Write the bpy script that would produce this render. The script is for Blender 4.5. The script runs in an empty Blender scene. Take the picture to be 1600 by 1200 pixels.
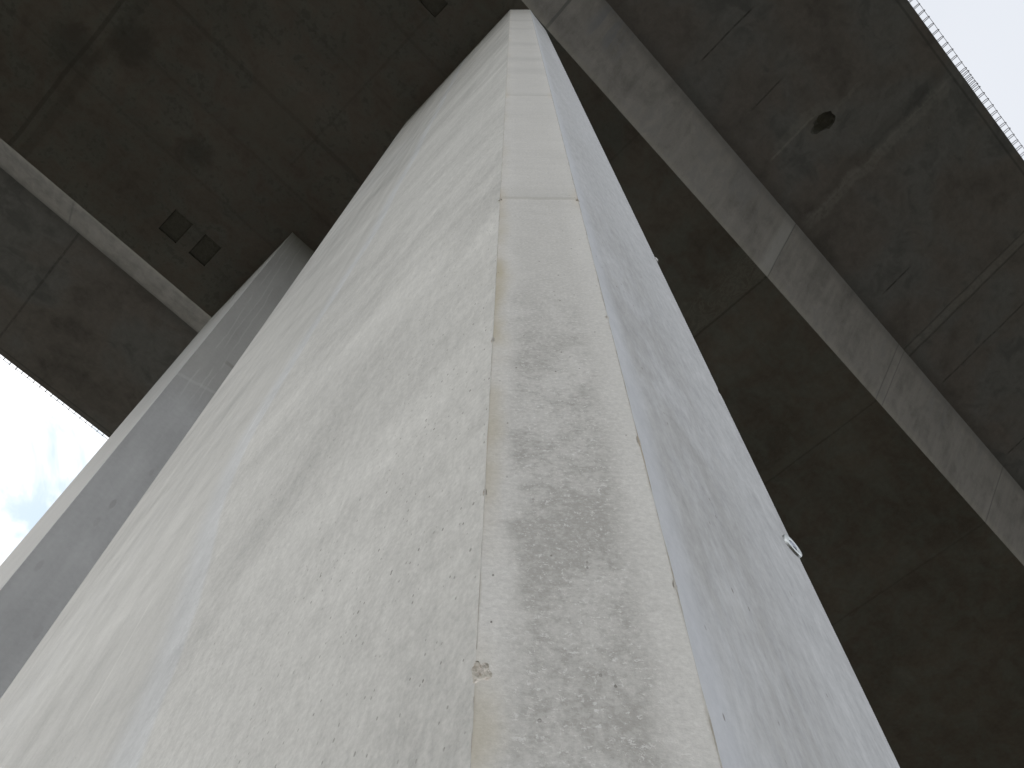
import bpy, bmesh, math, random
from mathutils import Vector, Matrix, noise as mnoise
random.seed(7)
C = bpy.context.scene.collection
H = 13.0            # soffit height above the eye, metres
EYE = 1.6
ZS = H + EYE        # soffit height above the ground
R = math.radians

# ------------------------------------------------------------------ objects
def link(o, parent=None):
    C.objects.link(o)
    if parent is not None: o.parent = parent
    return o
def obj(name, bm, mats, parent=None, smooth=False):
    me = bpy.data.meshes.new(name)
    bmesh.ops.recalc_face_normals(bm, faces=bm.faces)
    bm.to_mesh(me); bm.free()
    for m in (mats if isinstance(mats, (list, tuple)) else [mats]): me.materials.append(m)
    if smooth:
        for p in me.polygons: p.use_smooth = True
    return link(bpy.data.objects.new(name, me), parent)
def tag(o, label=None, cat=None, group=None, kind=None):
    if label: o['label'] = label
    if cat: o['category'] = cat
    if group: o['group'] = group
    if kind: o['kind'] = kind
    return o
def thing(name, label, cat, loc=(0, 0, 0), group=None):
    o = link(bpy.data.objects.new(name, None)); o.location = loc
    o.empty_display_size = .2
    return tag(o, label, cat, group)
def loft(bm, profile, x0, x1, nx=1):
    """extrude a closed (y,z) profile along x"""
    rings = []
    for i in range(nx + 1):
        x = x0 + (x1 - x0) * i / nx
        rings.append([bm.verts.new((x, y, z)) for y, z in profile])
    n = len(profile)
    for i in range(nx):
        for k in range(n):
            bm.faces.new((rings[i][k], rings[i][(k + 1) % n], rings[i + 1][(k + 1) % n], rings[i + 1][k]))
    bm.faces.new(rings[0]); bm.faces.new(list(reversed(rings[-1])))
def tube(bm, pts, r, seg=6):
    rings = []
    for i, p in enumerate(pts):
        a = Vector(pts[max(i - 1, 0)]); b = Vector(pts[min(i + 1, len(pts) - 1)])
        t = (b - a).normalized()
        u = t.orthogonal().normalized() if not rings else (prev - t * prev.dot(t)).normalized()
        prev = u; w = t.cross(u)
        rings.append([bm.verts.new(Vector(p) + (u * math.cos(q) + w * math.sin(q)) * r)
                      for q in (2 * math.pi * k / seg for k in range(seg))])
    for i in range(len(rings) - 1):
        for k in range(seg):
            bm.faces.new((rings[i][k], rings[i][(k + 1) % seg], rings[i + 1][(k + 1) % seg], rings[i + 1][k]))
    bm.faces.new(rings[0]); bm.faces.new(list(reversed(rings[-1])))
def box(bm, lo, hi):
    v = [bm.verts.new((x, y, z)) for x in (lo[0], hi[0]) for y in (lo[1], hi[1]) for z in (lo[2], hi[2])]
    for f in ((0, 1, 3, 2), (4, 6, 7, 5), (0, 4, 5, 1), (2, 3, 7, 6), (0, 2, 6, 4), (1, 5, 7, 3)):
        bm.faces.new([v[i] for i in f])
def carve(ob, cutter_bm, mat):
    """cut a hollow into a finished mesh; the cutter is removed again"""
    me = bpy.data.meshes.new('cut'); bmesh.ops.recalc_face_normals(cutter_bm, faces=cutter_bm.faces)
    cutter_bm.to_mesh(me); cutter_bm.free(); me.materials.append(mat)
    c = bpy.data.objects.new('cut', me); C.objects.link(c)
    md = ob.modifiers.new('b', 'BOOLEAN'); md.object = c; md.operation = 'DIFFERENCE'; md.solver = 'EXACT'
    md.material_mode = 'TRANSFER'
    bpy.context.view_layer.update()
    dg = bpy.context.evaluated_depsgraph_get()
    new = bpy.data.meshes.new_from_object(ob.evaluated_get(dg))
    ob.modifiers.clear(); ob.data = new
    bpy.data.objects.remove(c); bpy.data.meshes.remove(me)

# ------------------------------------------------------------------ node expressions
class NT:
    cur = None
def sock(v): return v.s if isinstance(v, E_) else v
def node(t, **kw):
    n = NT.cur.nodes.new(t)
    for k, v in kw.items(): setattr(n, k, v)
    return n
def put(n, i, v):
    v = sock(v)
    if isinstance(v, (int, float, tuple, list)): n.inputs[i].default_value = v
    else: NT.cur.links.new(v, n.inputs[i])
class E_:
    def __init__(s, x): s.s = x
    def _m(s, op, *a):
        n = node('ShaderNodeMath', operation=op)
        for i, v in enumerate(a): put(n, i, v)
        return E_(n.outputs[0])
    def __add__(s, o): return s._m('ADD', s, o)
    __radd__ = __add__
    def __sub__(s, o): return s._m('SUBTRACT', s, o)
    def __rsub__(s, o): return s._m('SUBTRACT', o, s)
    def __mul__(s, o): return s._m('MULTIPLY', s, o)
    __rmul__ = __mul__
    def __truediv__(s, o): return s._m('DIVIDE', s, o)
    def __pow__(s, o): return s._m('POWER', s, o)
    def abs(s): return s._m('ABSOLUTE', s)
    def max(s, o): return s._m('MAXIMUM', s, o)
    def min(s, o): return s._m('MINIMUM', s, o)
def V(x, y, z=0.0):
    n = node('ShaderNodeCombineXYZ'); put(n, 0, x); put(n, 1, y); put(n, 2, z); return E_(n.outputs[0])
def noise(v, scale=1.0, detail=4.0, rough=.55, dist=0.0):
    n = node('ShaderNodeTexNoise'); put(n, 'Vector', v); put(n, 'Scale', scale); put(n, 'Detail', detail)
    put(n, 'Roughness', rough); put(n, 'Distortion', dist); return E_(n.outputs['Fac'])
def vor(v, scale, feature='F1'):
    n = node('ShaderNodeTexVoronoi', feature=feature); put(n, 'Vector', v); put(n, 'Scale', scale)
    s = node('ShaderNodeSeparateColor'); put(s, 0, n.outputs['Color'])
    return E_(n.outputs['Distance']), E_(s.outputs[0]), E_(s.outputs[1])
def step(x, a, b, lo=0.0, hi=1.0):
    n = node('ShaderNodeMapRange', interpolation_type='SMOOTHSTEP')
    put(n, 0, x); put(n, 1, a); put(n, 2, b); put(n, 3, lo); put(n, 4, hi); return E_(n.outputs[0])
def band(x, c, w, soft):          # 1 inside |x-c|<w
    d = (x - c).abs(); return step(d, w, w + soft, 1.0, 0.0)
def mix(f, a, b, mode='MIX'):
    n = node('ShaderNodeMix', data_type='RGBA', blend_type=mode)
    f = sock(f); put(n, 0, f)
    put(n, 6, a + (1,) if isinstance(a, tuple) and len(a) == 3 else a)
    put(n, 7, b + (1,) if isinstance(b, tuple) and len(b) == 3 else b)
    return E_(n.outputs[2])
def grey(col, v):                  # colour multiplied by a scalar field
    n = node('ShaderNodeVectorMath', operation='SCALE')
    put(n, 0, col if not isinstance(col, tuple) else tuple(col)); put(n, 'Scale', v); return E_(n.outputs[0])
def coords():
    t = node('ShaderNodeTexCoord'); s = node('ShaderNodeSeparateXYZ'); NT.cur.links.new(t.outputs['Object'], s.inputs[0])
    return E_(s.outputs[0]), E_(s.outputs[1]), E_(s.outputs[2]), E_(t.outputs['Object'])
def material(name, build):
    m = bpy.data.materials.new(name); m.use_nodes = True; NT.cur = m.node_tree
    bsdf = m.node_tree.nodes['Principled BSDF']
    out = build()
    put(bsdf, 'Base Color', out['color'] if not isinstance(out['color'], tuple) else out['color'] + (1,))
    put(bsdf, 'Roughness', out.get('rough', .85)); put(bsdf, 'Metallic', out.get('metal', 0.0))
    put(bsdf, 'Specular IOR Level', out.get('spec', .35))
    if 'height' in out:
        b = node('ShaderNodeBump'); put(b, 'Strength', out.get('bump', .5)); put(b, 'Distance', out.get('dist', .002))
        put(b, 'Height', out['height']); m.node_tree.links.new(b.outputs[0], bsdf.inputs['Normal'])
    return m
def pits(v, scale, share, rad):
    """scattered round blow-holes: 1 in a hole"""
    d, r1, r2 = vor(v, scale)
    return step(d, rad * .55 * 1.0, rad, 1.0, 0.0) * step(r1, 1 - share, 1 - share + .02) * (r2 * .6 + .4)

# ------------------------------------------------------------------ concrete of the pier
WARM = (.508, .499, .469)
def pier_wide():
    x, y, z, P = coords(); z = z - EYE
    drift = noise(V(y * .8, z * .25, 3.1), 1.3, 3)
    lay = noise(V(y * .55 + z * .28, z * 1.15, 1.7), 1.25, 4, .55, .6)         # pour layers
    lay2 = noise(V(y * .9 + z * .4, z * 2.6, 9.2), 1.6, 5, .6, .4)
    mot = noise(P, 7.0, 5, .6)
    fine = noise(V(y * 1.0, z * .75, 0.0), 150.0, 3, .7)
    mid = noise(V(y * 1.5, z * .6, 2.0), 34.0, 5, .65)
    streak = noise(V(y * 13.0, z * .22, 5.0), 1.0, 5, .62)                     # run-down streaks
    streak2 = noise(V(y * 46.0, z * .35, 8.0), 1.0, 4, .6)
    wob = (noise(V(0.0, z * .9, 4.0), 1.0, 3) - .5)
    yb = 1.06 + step(z, .7, 2.5) * .36 - step(z, 2.5, 4.4) * .17 + wob * .12   # edge of the smoother panel
    far = step(y - yb + (noise(V(y * 3.0, z * 3.0, 1.0), 2.0, 4) - .5) * .12, -.01, .07)
    stripe = step(y - yb, -.006, .012) * step(y - yb - (drift - .5) * .12, .05, .15, 1.0, 0.0)
    thin = band(y + (noise(V(0.0, z * .8, 6.0), 1.0, 2) - .5) * .05, 1.475, .0015, .004) * step(noise(V(0.0, z * 3.0, 2.2), 1.0, 2), .40, .55)
    thin2 = band(y + (noise(V(0.0, z * .7, 2.0), 1.0, 2) - .5) * .08, 1.62, .004, .01) * step(noise(V(0.0, z * 1.4, 7.2), 1.0, 2), .46, .56)
    v = 1.0 + (lay - .5) * .34 * (1.0 - far * .45) + (lay2 - .5) * .17 + (mot - .5) * .10 + (drift - .5) * .12
    v = v + (streak - .5) * (.06 + far * .13) + (streak2 - .5) * (.02 + far * .04)
    v = v + (fine - .5) * .26 * (1.0 - far * .5) + (mid - .5) * .26 * (1.0 - far * .55)
    # soft run-down veils leaving the pour lines, and paler runs beside the far arris
    veil = noise(V(y * 1.6 + z * .55, z * .42, 12.0), 1.3, 5, .6, .8)
    v = (v - 1.0) * 1.95 + 1.0 - step(veil, .50, .66) * .11 + step(veil, .46, .32) * .05
    rim = step(y, 1.75, 2.2); run = noise(V(y * 20.0 + z * .25, z * .10, 3.0), 1.0, 4, .6)
    v = v + rim * ((run - .5) * .26 - step(y, 2.32, 2.46) * .04)
    v = v - far * .035 + stripe * .05 + thin * .10 - thin2 * .05
    col = grey(WARM, v)
    col = mix(stripe * .75, col, grey((.500, .508, .510), v))
    col = mix(far * step(drift, .45, .7) * .4, col, grey((.505, .502, .490), v))
    near = step(y, .45, 1.15, 1.0, 0.0)
    dens = step(noise(V(y * 2.0, z * 1.4, 7.0), 1.6, 3) + near * .26 - z * .05, .42, .62)
    q = V(y * 1.25, z * .72, 0.0)
    pt = (pits(q, 64.0, .34, .17) * dens).max(pits(q, 30.0, .06, .075) * (dens * .7 + .12)).max(pits(q, 100.0, .30, .2) * dens * .8)
    col = mix(pt * .82, col, (.13, .12, .10))
    sc = pits(V(y * 2.6, z * .22, 4.0), 34.0, .16, .11).max(pits(V(y * 1.2 + z * .3, z * .5, 6.0), 60.0, .12, .16))
    col = mix(sc * .40 * (1.0 - far), col, (.62, .61, .58))
    # rust-brown grout line at the chamfer
    edge = step(y - .0285 * H + (noise(V(0.0, z * 9.0, 1.0), 1.0, 4) - .5) * .014, .004, .016, 1.0, 0.0)
    col = mix(edge * .30, col, (.40, .375, .31))
    h = fine * .35 + mid * .7 + streak * .3 - pt * 1.4
    return dict(color=col, rough=.82, height=h, bump=.42, dist=.0028)
def pier_chamfer():
    x, y, z, P = coords(); z = z - EYE
    u0 = (x - y) * .7071                       # across the chamfer
    zt = z / H
    cen = (-.0018 + zt * (-.0062 + .0077) * .0) * H
    u = (u0 + .00205 * H * .0 - (.0037 * H * .7071)) + .0 * z     # recentred below
    wdt = (.0100 + .0043 * zt) * H * .7071     # half width
    mid0 = ((.0325 - .0251) + ((.0334 - .0256) - (.0325 - .0251)) * zt) * H * .7071
    s = (u0 - mid0) / wdt                      # -1 left edge .. 1 right edge
    big = noise(V(u0 * 2.6, z * 1.7, 2.0), 1.5, 4, .6)
    blot = noise(V(u0 * 4.0, z * 3.2, 5.0), 3.0, 6, .68, .5)
    rag = noise(V(u0 * 1.0, z * 1.1, 3.0), 62.0, 5, .75)
    fine = noise(V(u0, z * 1.0, 8.0), 170.0, 3, .75)
    horiz = noise(V(u0 * 2.0, z * 26.0, 1.0), 1.0, 4, .6)
    # weathered grey field, ragged outline, mostly on the middle of the lower height
    field = band(s + (blot - .5) * .7, -.02, .42, .40) * step(z, 1.05, 1.75, 1.0, .34) * step(z, 1.9, 2.6, 1.0, .45)
    pat = step(big * .45 + blot * .45 + rag * .30, .52, .70)
    gr2 = noise(V(u0 * 1.0, z * .75, 6.0), 85.0, 4, .75)
    dark = field * (step(blot * .30 + big * .24 + rag * .50 + gr2 * .38, .62, .80) * .70 + step(big * .6 + blot * .5, .40, .60) * .42)
    v = 1.0 + (big - .5) * .16 + (fine - .5) * .34 + (rag - .5) * .20 + (horiz - .5) * .08 * step(z, 1.4, 2.6)
    v = (v - 1.0) * 1.7 + 1.0
    col = grey((.532, .515, .478), v)
    col = mix(dark.min(1.0) * .80, col, grey((.308, .296, .268), v))
    chips = step(rag * .40 + fine * .65, .575, .64) * (field * .85 + .15)
    col = mix(chips * .7, col, (.62, .61, .58))
    # iron-brown stain down the left margin
    st = step(s + (noise(V(u0 * 6.0, z * 2.6, 1.0), 2.0, 4) - .5) * .5, -.98, -.66, 1.0, 0.0)
    stz = step(noise(V(0.0, z * 2.3, 6.0), 1.0, 3), .38, .60) * step(z, .30, .55) * step(z, 1.9, 2.3, 1.0, .25)
    col = mix(st * stz * .8, col, (.40, .35, .245))
    # construction joints with a little rust at the ends
    def joint(zc, str_):
        zz = z - zc + (noise(V(u0 * 9.0, 0.0, zc), 1.0, 3) - .5) * .035
        ln = band(zz, 0.0, .007, .012); sh = step(zz, 0.0, .16, 1.0, 0.0) * step(zz, -.01, .0)
        en = step(s.abs(), .72, .98)
        c = mix(ln * str_, col, (.33, .31, .26)); c = mix(sh * .22, c, (.36, .35, .32))
        return mix(en * step(zz.abs(), .02, .16, 1.0, 0.0) * .36, c, (.48, .40, .28)), ln
    col, l1 = joint(2.262, .38); col, l2 = joint(4.25, .32)
    for zc in (5.3, 6.0, 7.2, 9.0, 10.4):
        zz = z - zc + (noise(V(u0 * 7.0, 0.0, zc), 1.0, 3) - .5) * .12
        col = mix(band(zz, 0.0, .04, .22) * .22, col, (.33, .32, .30))
    # hairline dirt along both edges, bleached strip by the right one
    eg = step(s.abs() + (noise(V(0.0, z * 14.0, 2.0), 1.0, 4) - .5) * .10, .955, .995)
    col = mix(eg * .65, col, (.36, .33, .27))
    rt = step(s + (noise(V(0.0, z * 6.0, 4.0), 1.0, 3) - .5) * .12, .74, .90) * (1.0 - eg)
    col = mix(rt * .28, col, (.56, .545, .505))
    pt = pits(V(u0 * 1.0, z * .8, 1.0), 34.0, .10, .075).max(pits(V(u0 * 1.1, z * .7, 3.0), 80.0, .12, .15)).max(pits(V(u0, z * 1.5, 5.0), 20.0, .05, .05))
    col = mix(pt * .8, col, (.14, .13, .11))
    h = fine * .35 + rag * .55 - pt * 1.5 - (l1 + l2) * .8 + chips * .3
    return dict(color=col, rough=.84, height=h, bump=.40, dist=.003)
def pier_narrow():
    x, y, z, P = coords(); z = z - EYE
    str1 = noise(V(x * 9.0, z * .30, 1.0), 1.0, 5, .6)
    clump = noise(V(x * 3.2 + z * .5, z * .75, 4.0), 1.5, 5, .6, .5)
    fib = noise(V(x * 60.0, z * 16.0, 2.0), 1.0, 4, .65)
    fine = noise(V(x, z * .5, 2.0), 150.0, 3, .7)
    big = noise(V(x * 1.5, z * .5, 9.0), 1.2, 3)
    cen = band(x + (clump - .5) * .22, .62, .03, .17) * step(z, 1.3, 3.0, 1.0, .35)
    v = 1.0 + (str1 - .5) * .09 + (fib - .5) * .38 + (fine - .5) * .20 + (big - .5) * .12
    dash = noise(V(x * 26.0 + z * 2.0, z * 5.5, 7.0), 1.0, 5, .68, .4)
    v = (v - 1.0) * 1.6 + 1.0 + (dash - .5) * .42
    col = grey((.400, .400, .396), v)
    col = mix(cen * step(clump * .6 + dash * .45, .43, .58) * .78, col, grey((.29, .285, .27), v))
    lip = step(x - .0385 * H - z / H * .0029 * H + (noise(V(0.0, z * 5.0, 1.0), 1.0, 3) - .5) * .02, .0, .045, 1.0, 0.0)
    col = mix(lip * .5, col, (.46, .47, .49))
    pt = pits(V(x * 1.3, z * .45, 6.0), 30.0, .12, .10).max(pits(V(x * 1.3, z * .45, 2.0), 60.0, .10, .14))
    col = mix(pt * .75, col, (.17, .15, .13))
    return dict(color=col, rough=.8, height=fib * .6 + fine * .4 - pt, bump=.4, dist=.0025)
def pier_plain():
    x, y, z, P = coords()
    a = noise(P, 1.4, 5, .6); b = noise(P, 60.0, 3, .7)
    return dict(color=grey((.43, .425, .41), 1.0 + (a - .5) * .3 + (b - .5) * .12), height=b, bump=.4, dist=.002)
def pier2_near():
    x, y, z, P = coords(); z = z - EYE
    a = noise(V(x * 1.2, z * .5, 1.0), 1.4, 4); b = noise(P, 22.0, 4, .65); st = noise(V(x * 14.0, z * .5, 3.0), 1.0, 4)
    v = 1.0 + (a - .5) * .35 + (b - .5) * .10 + (st - .5) * .12
    col = grey((.335, .332, .322), (v - 1.0) * 2.2 + 1.0)
    col = mix(step(z, 7.4, 8.4) * .75, col, grey((.262, .254, .232), (v - 1.0) * 1.6 + 1.0))
    # thin pale runs above the pour joint
    for xc, k in ((.44, 1.0), (.52, 2.0), (.60, 3.0)):
        w = band(x + (z - 9.0) * .02 + (noise(V(0.0, z * .8, k), 1.0, 3) - .5) * .12, xc, .003, .008)
        col = mix(w * step(noise(V(0.0, z * 1.1, k * 3.0), 1.0, 2), .40, .52) * step(z, 7.4, 8.0) * .14, col, (.56, .55, .52))
    jn = band(z - 8.05 - (x - .5) * .4 + (noise(V(x * 7.0, 0.0, 2.0), 1.0, 3) - .5) * .10, 0.0, .012, .03)
    col = mix(jn * .16, col, (.50, .495, .47))
    j2 = band(z - 8.75 + (noise(V(x * 5.0, 0.0, 5.0), 1.0, 3) - .5) * .04, 0.0, .02, .03) * step(x, .58, .64)
    col = mix(j2 * .6, col, (.20, .19, .17))
    # short vertical scrape marks
    sm = pits(V(x * 1.0, z * .30, 1.0), 9.0, .42, .22) * step(z, 7.5, 7.2)
    col = mix(sm * .38, col, (.20, .19, .18))
    return dict(color=col, height=b, bump=.3, dist=.003)
def chip_mat():
    x, y, z, P = coords()
    a = noise(P, 160.0, 4, .7); b = noise(P, 60.0, 3)
    c = mix(step(a, .45, .6), (.47, .44, .38), (.66, .61, .55))
    c = mix(step(b, .54, .66) * .45, c, (.47, .38, .30))
    return dict(color=c, height=a, bump=.8, dist=.003)
def ridge_mat():
    x, y, z, P = coords()
    a = noise(P, 30.0, 4, .6); b = noise(V(z, 0.0, 0.0), 2.2, 3)
    c = mix(step(a, .35, .65), (.47, .455, .42), (.33, .305, .26))
    return dict(color=mix(step(b, .5, .66) * .55, c, (.36, .29, .20)), height=a, bump=.4, dist=.002)

# ------------------------------------------------------------------ concrete of the deck
def deck_mottle(x, y, k):
    a = noise(V(x * .55, y * .55, k), 1.0, 4, .55, .4)
    b = noise(V(x * 1.2, y * 1.2, k + 3.0), 2.2, 5, .62, .6)
    c = noise(V(x * 1.0, y * 1.0, k + 7.0), 11.0, 5, .65)
    return a, b, c
def soffit_mat():
    x, y, z, P = coords()
    a, b, c = deck_mottle(x, y, 1.0)
    fine = noise(V(x, y, 0.0), 40.0, 3, .65)
    st = noise(V(x * .5, y * 5.0, 2.0), 1.0, 4, .6)
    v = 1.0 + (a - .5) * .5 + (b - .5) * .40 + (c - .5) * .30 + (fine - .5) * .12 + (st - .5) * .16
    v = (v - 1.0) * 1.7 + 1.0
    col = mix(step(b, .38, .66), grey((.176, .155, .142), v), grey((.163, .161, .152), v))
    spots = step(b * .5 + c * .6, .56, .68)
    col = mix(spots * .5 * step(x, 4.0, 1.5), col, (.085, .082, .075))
    # board joints: lines across and along
    nx_ = (noise(V(y * 1.2, 0.0, 1.0), 1.0, 3) - .5)
    def cross(xc, w, dark, lo, hi):
        ln = band(x - xc + nx_ * .06, 0.0, w, w) * step(y, lo, lo + .2) * step(y, hi - .2, hi, 1.0, 0.0)
        return mix(ln * (abs(dark) * .65), col, (.07, .066, .06) if dark > 0 else (.21, .20, .18))
    for xc, w, d, lo, hi in ((5.66, .012, .75, -1., 9.), (8.51, .010, .5, -1., 9.), (8.40, .05, -.35, -1., 9.), (11.7, .014, .4, -1., 9.),
                             (2.75, .012, .35, -1., 9.), (-.35, .012, .3, -1., 4.2), (-3.3, .02, .7, 2.6, 9.), (-3.1, .05, .35, 3., 9.), (-6.2, .014, .5, -1., 9.)):
        col = cross(xc, w, d, lo, hi)
    ny_ = (noise(V(x * .7, 0.0, 5.0), 1.0, 3) - .5)
    for yc, w, d in ((1.65, .012, .32), (3.55, .018, .50), (4.35, .012, .30), (5.2, .012, .32), (2.5, .010, .2)):
        col = mix(band(y - yc + ny_ * .08, 0.0, w, w * 1.5) * (d * .6) * step(x, 2.5, 1.0), col, (.075, .072, .065))
    # lime crust before the crossing joint
    cr = step(x + (b - .5) * .5, 5.02, 5.3) * step(x, 5.60, 5.68, 1.0, 0.0)
    crust = noise(V(x * 1.5, y * .9, 4.0), 3.4, 6, .7, 1.4)
    col = mix(cr * step((crust - .5).abs(), .0, .055, 1.0, 0.0) * .6, col, (.27, .262, .24))
    col = mix(cr * .25, col, (.20, .195, .185))
    # two dark damp stains and a cleaner square patch
    for px, py, w in ((-3.45, 5.0, .30), (-2.9, 4.35, .26), (-1.4, 4.9, .22)):
        d = ((x - px) ** 2 + (y - py) ** 2) ** .5 + (b - .5) * .5
        col = mix(step(d, w * .5, w * 1.5, 1.0, 0.0) * .5, col, (.075, .072, .068))
    pat = band(x + (c - .5) * .12, -.95, .38, .12) * band(y + (c - .5) * .12, 3.75, .42, .12)
    col = mix(pat * .35, col, (.185, .174, .155))
    hl = pits(V(x, y, 3.0), 3.0, .12, .05)
    col = mix(hl * .7, col, (.06, .057, .054))
    return dict(color=col, rough=.9, height=c * .6 + fine * .4, bump=.45, dist=.006, spec=.2)
def web_mat():
    x, y, z, P = coords()
    s = (z - ZS) / (.068 * H)                   # 0 at the foot, 1 at the top
    a = noise(V(x * .8, s * .8, 1.0), 1.6, 5, .6, .5); b = noise(V(x * 3.0, s * 2.0, 2.0), 2.0, 5, .65, .4)
    run = noise(V(x * 7.0, s * .8, 4.0), 1.0, 4, .6); fine = noise(P, 45.0, 3, .7)
    v = 1.0 + (a - .5) * .42 + (b - .5) * .26 + (run - .5) * .18 + (fine - .5) * .1
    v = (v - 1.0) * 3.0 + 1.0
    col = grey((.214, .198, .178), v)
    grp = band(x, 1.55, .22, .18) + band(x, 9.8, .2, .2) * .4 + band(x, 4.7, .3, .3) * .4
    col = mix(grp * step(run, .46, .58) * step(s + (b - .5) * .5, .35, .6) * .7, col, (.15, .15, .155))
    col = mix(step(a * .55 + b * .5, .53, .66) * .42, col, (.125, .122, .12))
    for xc, w, d in ((.84, .014, .8), (5.665, .008, .85), (8.48, .008, .6), (8.645, .007, .6), (11.7, .01, .6), (-2.2, .01, .5), (-5.2, .01, .5)):
        col = mix(band(x - xc + (noise(V(s * 2.0, xc, 0.0), 1.0, 3) - .5) * .03, 0.0, w, w) * d, col, (.10, .098, .09))
    lt = band(x, 5.62, .10, .16) * step(x, 5.66, 5.668, 1.0, 0.0)
    col = mix(lt * .3, col, (.40, .395, .375))
    # pale worn arris at the foot and rusty spots
    col = mix(step(s + (b - .5) * .16, .02, .14, 1.0, 0.0) * .20, col, (.33, .31, .24))
    col = mix(step(s + (b - .5) * .10, .84, .97) * .45, col, (.12, .112, .105))  # corner shade and stains, both painted dark along the web top
    p = pits(V(x, s, 2.0), 4.5, .06, .05)
    col = mix(p * .8, col, (.08, .07, .06))
    return dict(color=col, rough=.86, height=b * .6 + fine * .4, bump=.4, dist=.006, spec=.25)
def wing_mat():
    x, y, z, P = coords()
    w = y                                       # world offsets; the right wing is y<0
    a, b, c = deck_mottle(x, w, 11.0)
    fine = noise(P, 45.0, 3, .65)
    drag = noise(V(x * 2.0, w * .7, 5.0), 3.0, 5, .6)
    v = 1.0 + (a - .5) * .55 + (b - .5) * .42 + (c - .5) * .20 + (drag - .5) * .14 + (fine - .5) * .1
    v = (v - 1.0) * 2.0 + 1.0
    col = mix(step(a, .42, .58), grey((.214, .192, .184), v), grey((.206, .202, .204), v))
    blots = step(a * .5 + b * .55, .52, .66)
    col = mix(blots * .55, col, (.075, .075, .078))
    e = (w - 4.0 - .268 * 0).abs()              # not used for shading, only for the drip groove
    gr = band((w - .268 * H).abs() + (noise(V(x * .8, 0.0, 2.0), 1.0, 3) - .5) * .02, 3.735 + .268 * H, .010, .016)
    col = mix(gr * .5, col, (.08, .08, .08))
    rag = (noise(V(w * 2.2, 0.0, 3.0), 1.0, 5, .65) - .5)
    def line(xc, wd, d, lo, hi, c_, r=.08):
        ln = band(x - xc + rag * r, 0.0, wd, wd * 1.2) * (step(c, .34, .58) * .6 + .4) * step(w, lo - .1, lo + .05) * step(w, hi - .05, hi + .1, 1.0, 0.0)
        return mix(ln * d, col, c_)
    DK = (.058, .056, .054); LT = (.31, .30, .285)
    col = line(5.70, .04, .22, -3.3, -1.9, DK, .3); col = line(5.60, .05, .2, -3.7, -1.6, DK, .14)
    col = line(5.82, .06, .42, -3.6, -.7, LT, .34); col = line(5.78, .010, .3, -3.7, -.7, LT, .16)
    col = line(2.80, .008, .75, -2.05, -1.1, DK, .03); col = line(3.87, .008, .6, -1.75, -1.2, DK, .03)
    col = line(7.61, .009, .75, -1.45, -.95, DK, .03); col = line(9.60, .010, .6, -2.6, -.75, DK, .04)
    col = line(11.57, .010, .6, -2.4, -.8, DK, .04); col = line(8.62, .010, .65, -3.7, -.6, DK, .05)
    col = line(8.78, .012, .7, -3.7, -.6, DK, .05); col = line(8.70, .05, .35, -3.7, -.6, LT, .05)
    col = line(0.9, .010, .5, -3.7, -.6, DK, .05); col = line(-2.0, .012, .5, -9.7, 99., DK, .05)
    dirt_shade = step((w - .268 * H).abs() - .3136 * H + (b - .5) * .10, .0, .26, 1.0, 0.0)   # shade in the joint with the web, painted into the wing colour
    col = mix(dirt_shade * .42, col, (.085, .082, .078))
    # lime trail running in from the broken pocket
    col = line(4.64, .010, .75, -1.75, -.95, LT, .05); col = line(4.58, .05, .35, -1.9, -1.1, LT, .2)
    col = line(4.80, .02, .3, -2.6, -2.05, LT, .3)
    # rim of the pocket
    d = ((x - 4.82) ** 2 + ((w + 1.85) * .7) ** 2) ** .5 + (b - .5) * .12
    col = mix(step(d, .18, .34, 1.0, 0.0) * .14, col, LT)
    hl = pits(V(x, w, 3.0), 2.6, .16, .045)
    col = mix(hl * .75, col, (.06, .06, .06))
    return dict(color=col, rough=.9, height=c * .6 + fine * .4, bump=.45, dist=.006, spec=.2)
def pocket_mat():
    x, y, z, P = coords(); a = noise(P, 14.0, 5, .65)
    return dict(color=mix(a, (.07, .067, .06), (.15, .142, .125)), height=a, bump=.8, dist=.02)
def asphalt_mat():
    x, y, z, P = coords(); a = noise(P, 60.0, 3, .7)
    return dict(color=grey((.06, .06, .062), .7 + a * .6), height=a, bump=.5, dist=.004)
def rebar_mat():
    x, y, z, P = coords(); a = noise(P, 40.0, 3)
    return dict(color=mix(a, (.055, .05, .055), (.11, .08, .07)), rough=.6, metal=.5)
def zinc_mat():
    x, y, z, P = coords(); a = noise(P, 220.0, 4, .6); b = noise(P, 60.0, 3)
    return dict(color=mix(b, (.36, .38, .38), (.55, .56, .54)), rough=a * .3 + .30, metal=1.0, height=a, bump=.15, dist=.0006)
def bolt_mat():
    x, y, z, P = coords(); a = noise(P, 150.0, 4, .6)
    return dict(color=mix(a, (.20, .22, .28), (.36, .38, .42)), rough=.38, metal=1.0)
def ground_mat():
    x, y, z, P = coords()
    a = noise(P, .09, 4); b = noise(P, .8, 5, .65); c = noise(P, 9.0, 5, .7)
    dirt_shade = grey((.112, .095, .082), .65 + c * .7)
    grass = grey((.068, .070, .044), .55 + c * .9)
    col = mix(step(a * .45 + b * .55 + step((y - 3.5).abs(), 5.0, 12.0) * .12, .48, .62), dirt_shade, grass)
    return dict(color=col, rough=.95, height=b * .6 + c * .4, bump=.8, dist=.05, spec=.1)

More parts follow.
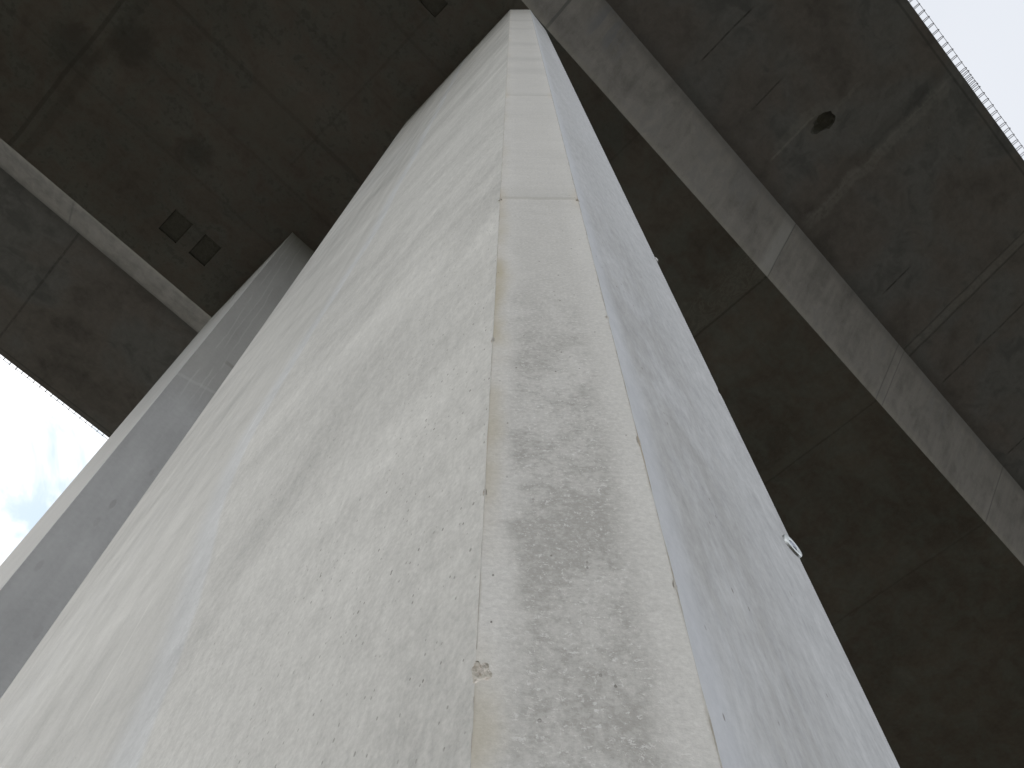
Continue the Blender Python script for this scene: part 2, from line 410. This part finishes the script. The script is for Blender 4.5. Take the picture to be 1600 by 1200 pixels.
M = {k: material(n, f) for k, n, f in (
    ('wide', 'pier wide face concrete', pier_wide), ('cham', 'pier chamfer concrete', pier_chamfer),
    ('narrow', 'pier narrow face concrete', pier_narrow), ('plain', 'plain pier concrete', pier_plain),
    ('near2', 'second pier concrete', pier2_near), ('chip', 'broken concrete', chip_mat), ('ridge', 'grout ridge', ridge_mat),
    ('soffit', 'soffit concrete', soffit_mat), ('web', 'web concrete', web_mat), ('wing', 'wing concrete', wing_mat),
    ('pocket', 'pocket concrete', pocket_mat), ('asphalt', 'asphalt', asphalt_mat), ('rebar', 'rebar steel', rebar_mat),
    ('zinc', 'galvanised steel', zinc_mat), ('bolt', 'bolt steel', bolt_mat), ('ground', 'earth and grass', ground_mat))}

# ------------------------------------------------------------------ ground
bm = bmesh.new()
n = 60; S = 1500.0
def gz(x, y):
    d = math.hypot(x, y)
    return 0.0 if d < 25 else (mnoise.noise(Vector((x * .01, y * .01, 0))) * 1.2) * min(1, (d - 25) / 60)
def gc(i): t = (i / n) * 2 - 1; return S * math.copysign(abs(t) ** 2.2, t)
g = [[bm.verts.new((gc(i), gc(j), gz(gc(i), gc(j)))) for j in range(n + 1)] for i in range(n + 1)]
for i in range(n):
    for j in range(n): bm.faces.new((g[i][j], g[i + 1][j], g[i + 1][j + 1], g[i][j + 1]))
tag(obj('ground', bm, M['ground'], smooth=True), kind='structure')

# ------------------------------------------------------------------ bridge deck
X0, X1 = -85.0, 95.0
def yz(t, k): return (t * H, k * H + EYE)
Rb, Rt, Re = yz(.0185, 1), yz(-.0456, 1.068), yz(-.2970, 1.130)
Lb, Lt, Le = yz(.5177, 1), yz(.5816, 1.068), yz(.8330, 1.130)
TOP = Re[1] + .30
deck = thing('bridge_deck', 'dark underside of the concrete box girder bridge, spanning overhead with pale sloping webs', 'bridge', (0, 0, 0))
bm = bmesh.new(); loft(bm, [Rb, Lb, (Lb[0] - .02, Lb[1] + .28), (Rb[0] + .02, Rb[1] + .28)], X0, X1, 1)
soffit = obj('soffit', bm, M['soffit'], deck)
for cx, cy, w, l in ((-.953, 5.98, .155, .205), (-.431, 5.96, .145, .205), (-.43, 1.09, .15, .125)):
    bm = bmesh.new(); box(bm, (cx - w, cy - l, ZS - .05), (cx + w, cy + l, ZS + .10)); carve(soffit, bm, M['pocket'])
    bm = bmesh.new()                              # recessed cover plate inside the blockout
    k = .005
    box(bm, (cx - w + k, cy - l + k, ZS + .035), (cx + w - k, cy + l - k, ZS + .0985))
    obj('recess_cover', bm, M['pocket'], soffit)
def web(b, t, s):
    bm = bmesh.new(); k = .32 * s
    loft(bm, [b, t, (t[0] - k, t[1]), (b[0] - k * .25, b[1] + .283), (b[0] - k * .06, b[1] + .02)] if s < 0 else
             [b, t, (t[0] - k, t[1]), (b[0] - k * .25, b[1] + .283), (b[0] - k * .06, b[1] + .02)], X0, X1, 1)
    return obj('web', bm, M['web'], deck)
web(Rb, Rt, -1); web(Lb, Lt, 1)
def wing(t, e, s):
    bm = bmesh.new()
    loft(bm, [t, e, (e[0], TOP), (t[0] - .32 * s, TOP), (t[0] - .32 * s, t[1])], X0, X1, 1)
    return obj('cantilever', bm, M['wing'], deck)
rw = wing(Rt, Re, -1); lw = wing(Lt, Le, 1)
# broken pocket in the right cantilever
bm = bmesh.new()
bmesh.ops.create_icosphere(bm, subdivisions=3, radius=1.0)
for v in bm.verts:
    q = 1 + .40 * mnoise.noise(v.co * 1.5 + Vector((5, 2, 1))) + .26 * mnoise.noise(v.co * 3.7) + .12 * mnoise.noise(v.co * 8.0)
    p = v.co * q
    v.co = Vector((4.82 + p.x * .120 + p.y * -.030, -1.855 + p.y * .205, 14.196 + EYE + p.z * .075 - p.y * .05))
carve(rw, bm, M['pocket'])
bm = bmesh.new(); box(bm, (X0, Rt[0] + .321, TOP - .30), (X1, Lt[0] - .321, TOP - .002)); obj('deck_slab', bm, M['asphalt'], deck)
# starter bars looping out of both deck edges
def loop_mesh(s):
    bm = bmesh.new(); d = .135; z0, z1 = .075, .145
    pts = [(0, -s * .04, z0), (0, s * .085, z0 + .004)]
    for k in range(7):
        a = -math.pi / 2 + math.pi * k / 6
        pts.append((0, s * (d - .035 + .035 * math.cos(a)), (z0 + z1) / 2 + .035 * math.sin(a)))
    pts += [(0, s * .085, z1 - .002), (0, -s * .04, z1)]
    tube(bm, pts, .0052, 6); return bm
def starters(parent, e, s, xs, xa, xb):
    first = None
    for x in xs:
        if first is None:
            first = obj('rebar_loop', loop_mesh(s), M['rebar'], parent, True); o = first
        else:
            o = first.copy(); C.objects.link(o); o.parent = parent
        o.location = (x, e[0], e[1] + .0)
        o.rotation_euler = (R(random.uniform(-2.5, 2.5)), 0, R(random.uniform(-2.5, 2.5)))
    bm = bmesh.new()
    tube(bm, [(xa + (xb - xa) * i / 40, e[0] + s * (.128 + random.uniform(-.003, .003)), e[1] + .112 + random.uniform(-.004, .004)) for i in range(41)], .0042, 6)
    obj('long_bar', bm, M['rebar'], parent, True)
xr = [4.606 - .1277 * k for k in range(14, 0, -1)] + [4.606 + .1277 * k for k in range(11)] + \
     [5.948, 6.015, 6.076, 6.140, 6.200] + [6.268 + .1255 * k for k in range(24)]
xl = [-1.738 + .1245 * k for k in range(-16, 34)]
starters(rw, Re, -1, xr, 2.6, 9.4); starters(lw, Le, 1, xl, -4.0, 2.7)

# ------------------------------------------------------------------ piers
def shaft(bm, top, bot, nz, mat_of):
    """columns between two plan outlines given at eye-relative heights; extended down to the ground"""
    rows = []
    zt, zb = ZS + .004, -.3
    for i in range(nz + 1):
        t = i / nz; t = t ** 1.6
        z = zb + (zt - zb) * t
        q = (z - EYE - .5) / (H - .5)
        rows.append([bm.verts.new(((b[0] + (a[0] - b[0]) * q) * H, (b[1] + (a[1] - b[1]) * q) * H, z)) for a, b in zip(top, bot)])
    n = len(top)
    for i in range(nz):
        for k in range(n):
            f = bm.faces.new((rows[i][k], rows[i][(k + 1) % n], rows[i + 1][(k + 1) % n], rows[i + 1][k]))
            f.material_index = mat_of(k)
    bm.faces.new(rows[0]); bm.faces.new(list(reversed(rows[-1])))
A, B_, Cc, D = ((.0263, .0329), (.0275, .03005)), ((.0404, .0183), (.0375, .0201)), ((.0664, .0204), (.0693, .0201)), ((.0288, .1898), (.0275, .1897))
E1, E2, E3 = ((.0795, .0335), (.0795, .0300)), ((.0795, .1898), (.0795, .1897)), None
pl = [A, B_, Cc, E1, E2, D]
pier = thing('concrete_pier', 'tall pale grey concrete pier with a chamfered corner, rising close up in the middle', 'bridge pier', (.70, 1.4, 0), 'piers under the bridge deck')
def place(o, parent):
    o.matrix_parent_inverse = Matrix.Translation(-Vector(parent.location)); return o
bm = bmesh.new(); shaft(bm, [p[0] for p in pl], [p[1] for p in pl], 1, lambda k: {0: 1, 1: 2, 5: 0}.get(k, 3))
sh = place(obj('shaft', bm, [M['wide'], M['cham'], M['narrow'], M['plain']], pier), pier)
def edge_pt(e, z):                                # point on a pier edge, z above the eye
    q = (z - .5) / (H - .5)
    return Vector(((e[1][0] + (e[0][0] - e[1][0]) * q) * H, (e[1][1] + (e[0][1] - e[1][1]) * q) * H, z + EYE))
# chip broken from the left arris
bm = bmesh.new(); bmesh.ops.create_icosphere(bm, subdivisions=4, radius=1.0)
c0 = edge_pt(A, .578)
for v in bm.verts:
    q = 1 + .30 * mnoise.noise(v.co * 1.6 + Vector((3, 1, 2))) + .16 * mnoise.noise(v.co * 4.0) + .07 * mnoise.noise(v.co * 11.0)
    v.co = c0 + Vector((-.0062, -.0072, .000)) + Vector((v.co.x * .0132, v.co.y * .0123, v.co.z * .0185 + .35 * v.co.y * .012)) * q
carve(sh, bm, M['chip'])
for e, z, sx, sz in ((B_, .47, .0035, .011), (B_, .70, .0028, .007), (B_, .985, .0034, .014), (B_, 1.42, .004, .010), (B_, 2.25, .006, .016),
                     (A, .86, .0030, .008), (A, 1.31, .0034, .012), (A, 2.24, .006, .014), (Cc, 1.75, .005, .018)):
    bm = bmesh.new(); bmesh.ops.create_icosphere(bm, subdivisions=2, radius=1.0); c1 = edge_pt(e, z)
    for v in bm.verts:
        q = 1 + .45 * mnoise.noise(v.co * 1.8 + Vector((z * 7, 0, 0)))
        v.co = c1 + Vector((v.co.x * sx, v.co.y * sx, v.co.z * sz)) * q
    carve(sh, bm, M['chip'])
# ragged grout fins where the form panels met
def fin(e, out, side, r, z0, z1, nseg, seed, gap=None):
    bm = bmesh.new(); prev = None
    out = Vector(out).normalized(); side = Vector(side).normalized()
    for i in range(nseg + 1):
        t = (i / nseg) ** 1.7; z = z0 + (z1 - z0) * t
        c = edge_pt(e, z) - out * .0012
        a = mnoise.noise(Vector((z * 9, seed, 0))) + .6 * mnoise.noise(Vector((z * 31, seed, 3)))
        h = r * max(.05, .50 + 1.1 * a)
        if gap and gap[0] < z < gap[1]: prev = None; continue
        w = r * (.8 + .4 * mnoise.noise(Vector((z * 17, seed, 5))))
        cur = [bm.verts.new(c + side * w), bm.verts.new(c + out * (h + .0012)), bm.verts.new(c - side * w)]
        if prev:
            for k in range(2): bm.faces.new((prev[k], prev[k + 1], cur[k + 1], cur[k]))
        prev = cur
    return place(obj('grout_ridge', bm, M['ridge'], pier), pier)
fin(A, (-1, -.4, 0), (-.4, 1, 0), .0013, -.4, 12.9, 420, 1.0, (.563, .594))
fin(B_, (-.2, -1, 0), (1, -.2, 0), .0011, -.4, 12.9, 420, 7.0)
# small concrete nib on the far arris
bm = bmesh.new(); bmesh.ops.create_icosphere(bm, subdivisions=2, radius=1.0); c0 = edge_pt(Cc, 2.70)
for v in bm.verts:
    q = 1 + .4 * mnoise.noise(v.co * 2.0); v.co = c0 + Vector((v.co.x * .006 + .001, v.co.y * .005, v.co.z * .024)) * q
place(obj('concrete_nib', bm, M['plain'], pier, True), pier)

pl2 = [((.0225, .3707), (.0255, .3707)), ((.0795, .3700), (.0795, .3700)), ((.0795, .5185), (.0795, .5185)), ((.0228, .5185), (.0249, .5185))]
pier2 = thing('concrete_pier', 'grey sharp-cornered concrete pier standing behind the close one, near bright sky', 'bridge pier', (.70, 5.8, 0), 'piers under the bridge deck')
bm = bmesh.new(); shaft(bm, [p[0] for p in pl2], [p[1] for p in pl2], 1, lambda k: {0: 0, 3: 1}.get(k, 2))
place(obj('shaft', bm, [M['near2'], M['plain'], M['plain']], pier2), pier2)

# ------------------------------------------------------------------ steel socket on the narrow face
def lathe(bm, prof, seg=48):
    rings = [[bm.verts.new((r * math.cos(2 * math.pi * k / seg), y, r * math.sin(2 * math.pi * k / seg))) for k in range(seg)] for r, y in prof]
    for i in range(len(rings) - 1):
        for k in range(seg): bm.faces.new((rings[i][k], rings[i][(k + 1) % seg], rings[i + 1][(k + 1) % seg], rings[i + 1][k]))
    return rings
zr = 1.176; rx = edge_pt(Cc, zr); fy = rx.y
sk = thing('steel_washer', 'small round galvanised steel washer with bolt, fixed to the edge of the bright pier', 'washer', (rx.x - .0105, fy, zr + EYE))
bm = bmesh.new(); lathe(bm, [(.0212, .004), (.0212, -.0026), (.0200, -.0040), (.0118, -.0040), (.0104, -.0026), (.0104, .004)])
obj('washer_ring', bm, M['zinc'], sk, True)
bm = bmesh.new(); r_ = lathe(bm, [(.0096, .004), (.0096, -.0030), (.0086, -.0042)], 6); bm.faces.new(r_[-1])
obj('bolt_head', bm, M['bolt'], sk)

# ------------------------------------------------------------------ camera
f, pt, yw, rl = 1419.469, R(65.20951501), R(45.51029711), R(-.45633659)
fwd = Vector((0, math.cos(pt), math.sin(pt))); rg = Vector((1, 0, 0)); dn = fwd.cross(rg)
r2 = rg * math.cos(rl) + dn * math.sin(rl); d2 = dn * math.cos(rl) - rg * math.sin(rl)
Ld = Vector((math.cos(yw), math.sin(yw), 0)); Td = Vector((-math.sin(yw), math.cos(yw), 0))
def tow(v): return Vector((v.dot(Ld), v.dot(Td), v.z))
rr, uu, bb = tow(r2), -tow(d2), -tow(fwd)
cam = bpy.data.cameras.new('camera'); cam.sensor_width = 36; cam.lens = f / 1600 * 36
cam.clip_start = .02; cam.clip_end = 5000
co = bpy.data.objects.new('camera', cam); C.objects.link(co)
co.matrix_world = Matrix(((rr.x, uu.x, bb.x, 0), (rr.y, uu.y, bb.y, 0), (rr.z, uu.z, bb.z, EYE), (0, 0, 0, 1)))
cam.dof.use_dof = True; cam.dof.focus_distance = 1.3; cam.dof.aperture_fstop = 5.6
cam.dof.use_dof = False
bpy.context.scene.camera = co

# ------------------------------------------------------------------ daylight
SUN_EL, SUN_AZ = R(47), R(130)      # azimuth from +X towards +Y of the direction to the sun
w = bpy.data.worlds.new('World'); bpy.context.scene.world = w; w.use_nodes = True
NT.cur = w.node_tree
bg = w.node_tree.nodes['Background']
sky = node('ShaderNodeTexSky', sky_type='NISHITA', sun_disc=False, sun_elevation=SUN_EL, sun_rotation=math.pi / 2 - SUN_AZ)
sky.air_density = 1.0; sky.dust_density = 1.5
tc = node('ShaderNodeTexCoord'); sp = node('ShaderNodeSeparateXYZ'); w.node_tree.links.new(tc.outputs['Generated'], sp.inputs[0])
dx, dy, dz = E_(sp.outputs[0]), E_(sp.outputs[1]), E_(sp.outputs[2])
zz = dz.max(.06)
cl = noise(V(dx, dy, dz * 1.3), 6.5, 6, .56, .5)
soft = noise(V(dx, dy, dz), 1.2, 4, .5)
left = step(dy, -.35, .45)                       # sun side: a bright broken cloud bank
thick = step(cl, .40, .55) * left + (1.0 - left) * .97
glow = step(dy * .75 - dx * .65, -.2, .9)
low = step(dz, .30, .80, 1.0, 0.0)               # whiter towards the horizon
bright = 3.85 + (soft - .5) * .8 + glow * 4.2 + low * 5.0
cloud = mix(glow, grey((.955, .99, 1.06), bright), grey((1.0, .995, .985), bright))
put(bg, 'Color', mix(thick, mix(.7, E_(sky.outputs[0]), (3.4, 4.1, 4.5)), cloud)); put(bg, 'Strength', .12)
sun = bpy.data.lights.new('sun', 'SUN'); sun.energy = .5; sun.angle = R(15); sun.color = (1, .96, .9)
so = bpy.data.objects.new('sun', sun); C.objects.link(so)
dirv = Vector((math.cos(SUN_EL) * math.cos(SUN_AZ), math.cos(SUN_EL) * math.sin(SUN_AZ), math.sin(SUN_EL)))
so.rotation_euler = dirv.to_track_quat('Z', 'Y').to_euler(); so.location = dirv * 60
vs = bpy.context.scene.view_settings
vs.view_transform = 'Standard'; vs.look = 'None'; vs.exposure = .9; vs.gamma = 1
bpy.context.scene.cycles.max_bounces = 8; bpy.context.scene.cycles.diffuse_bounces = 5
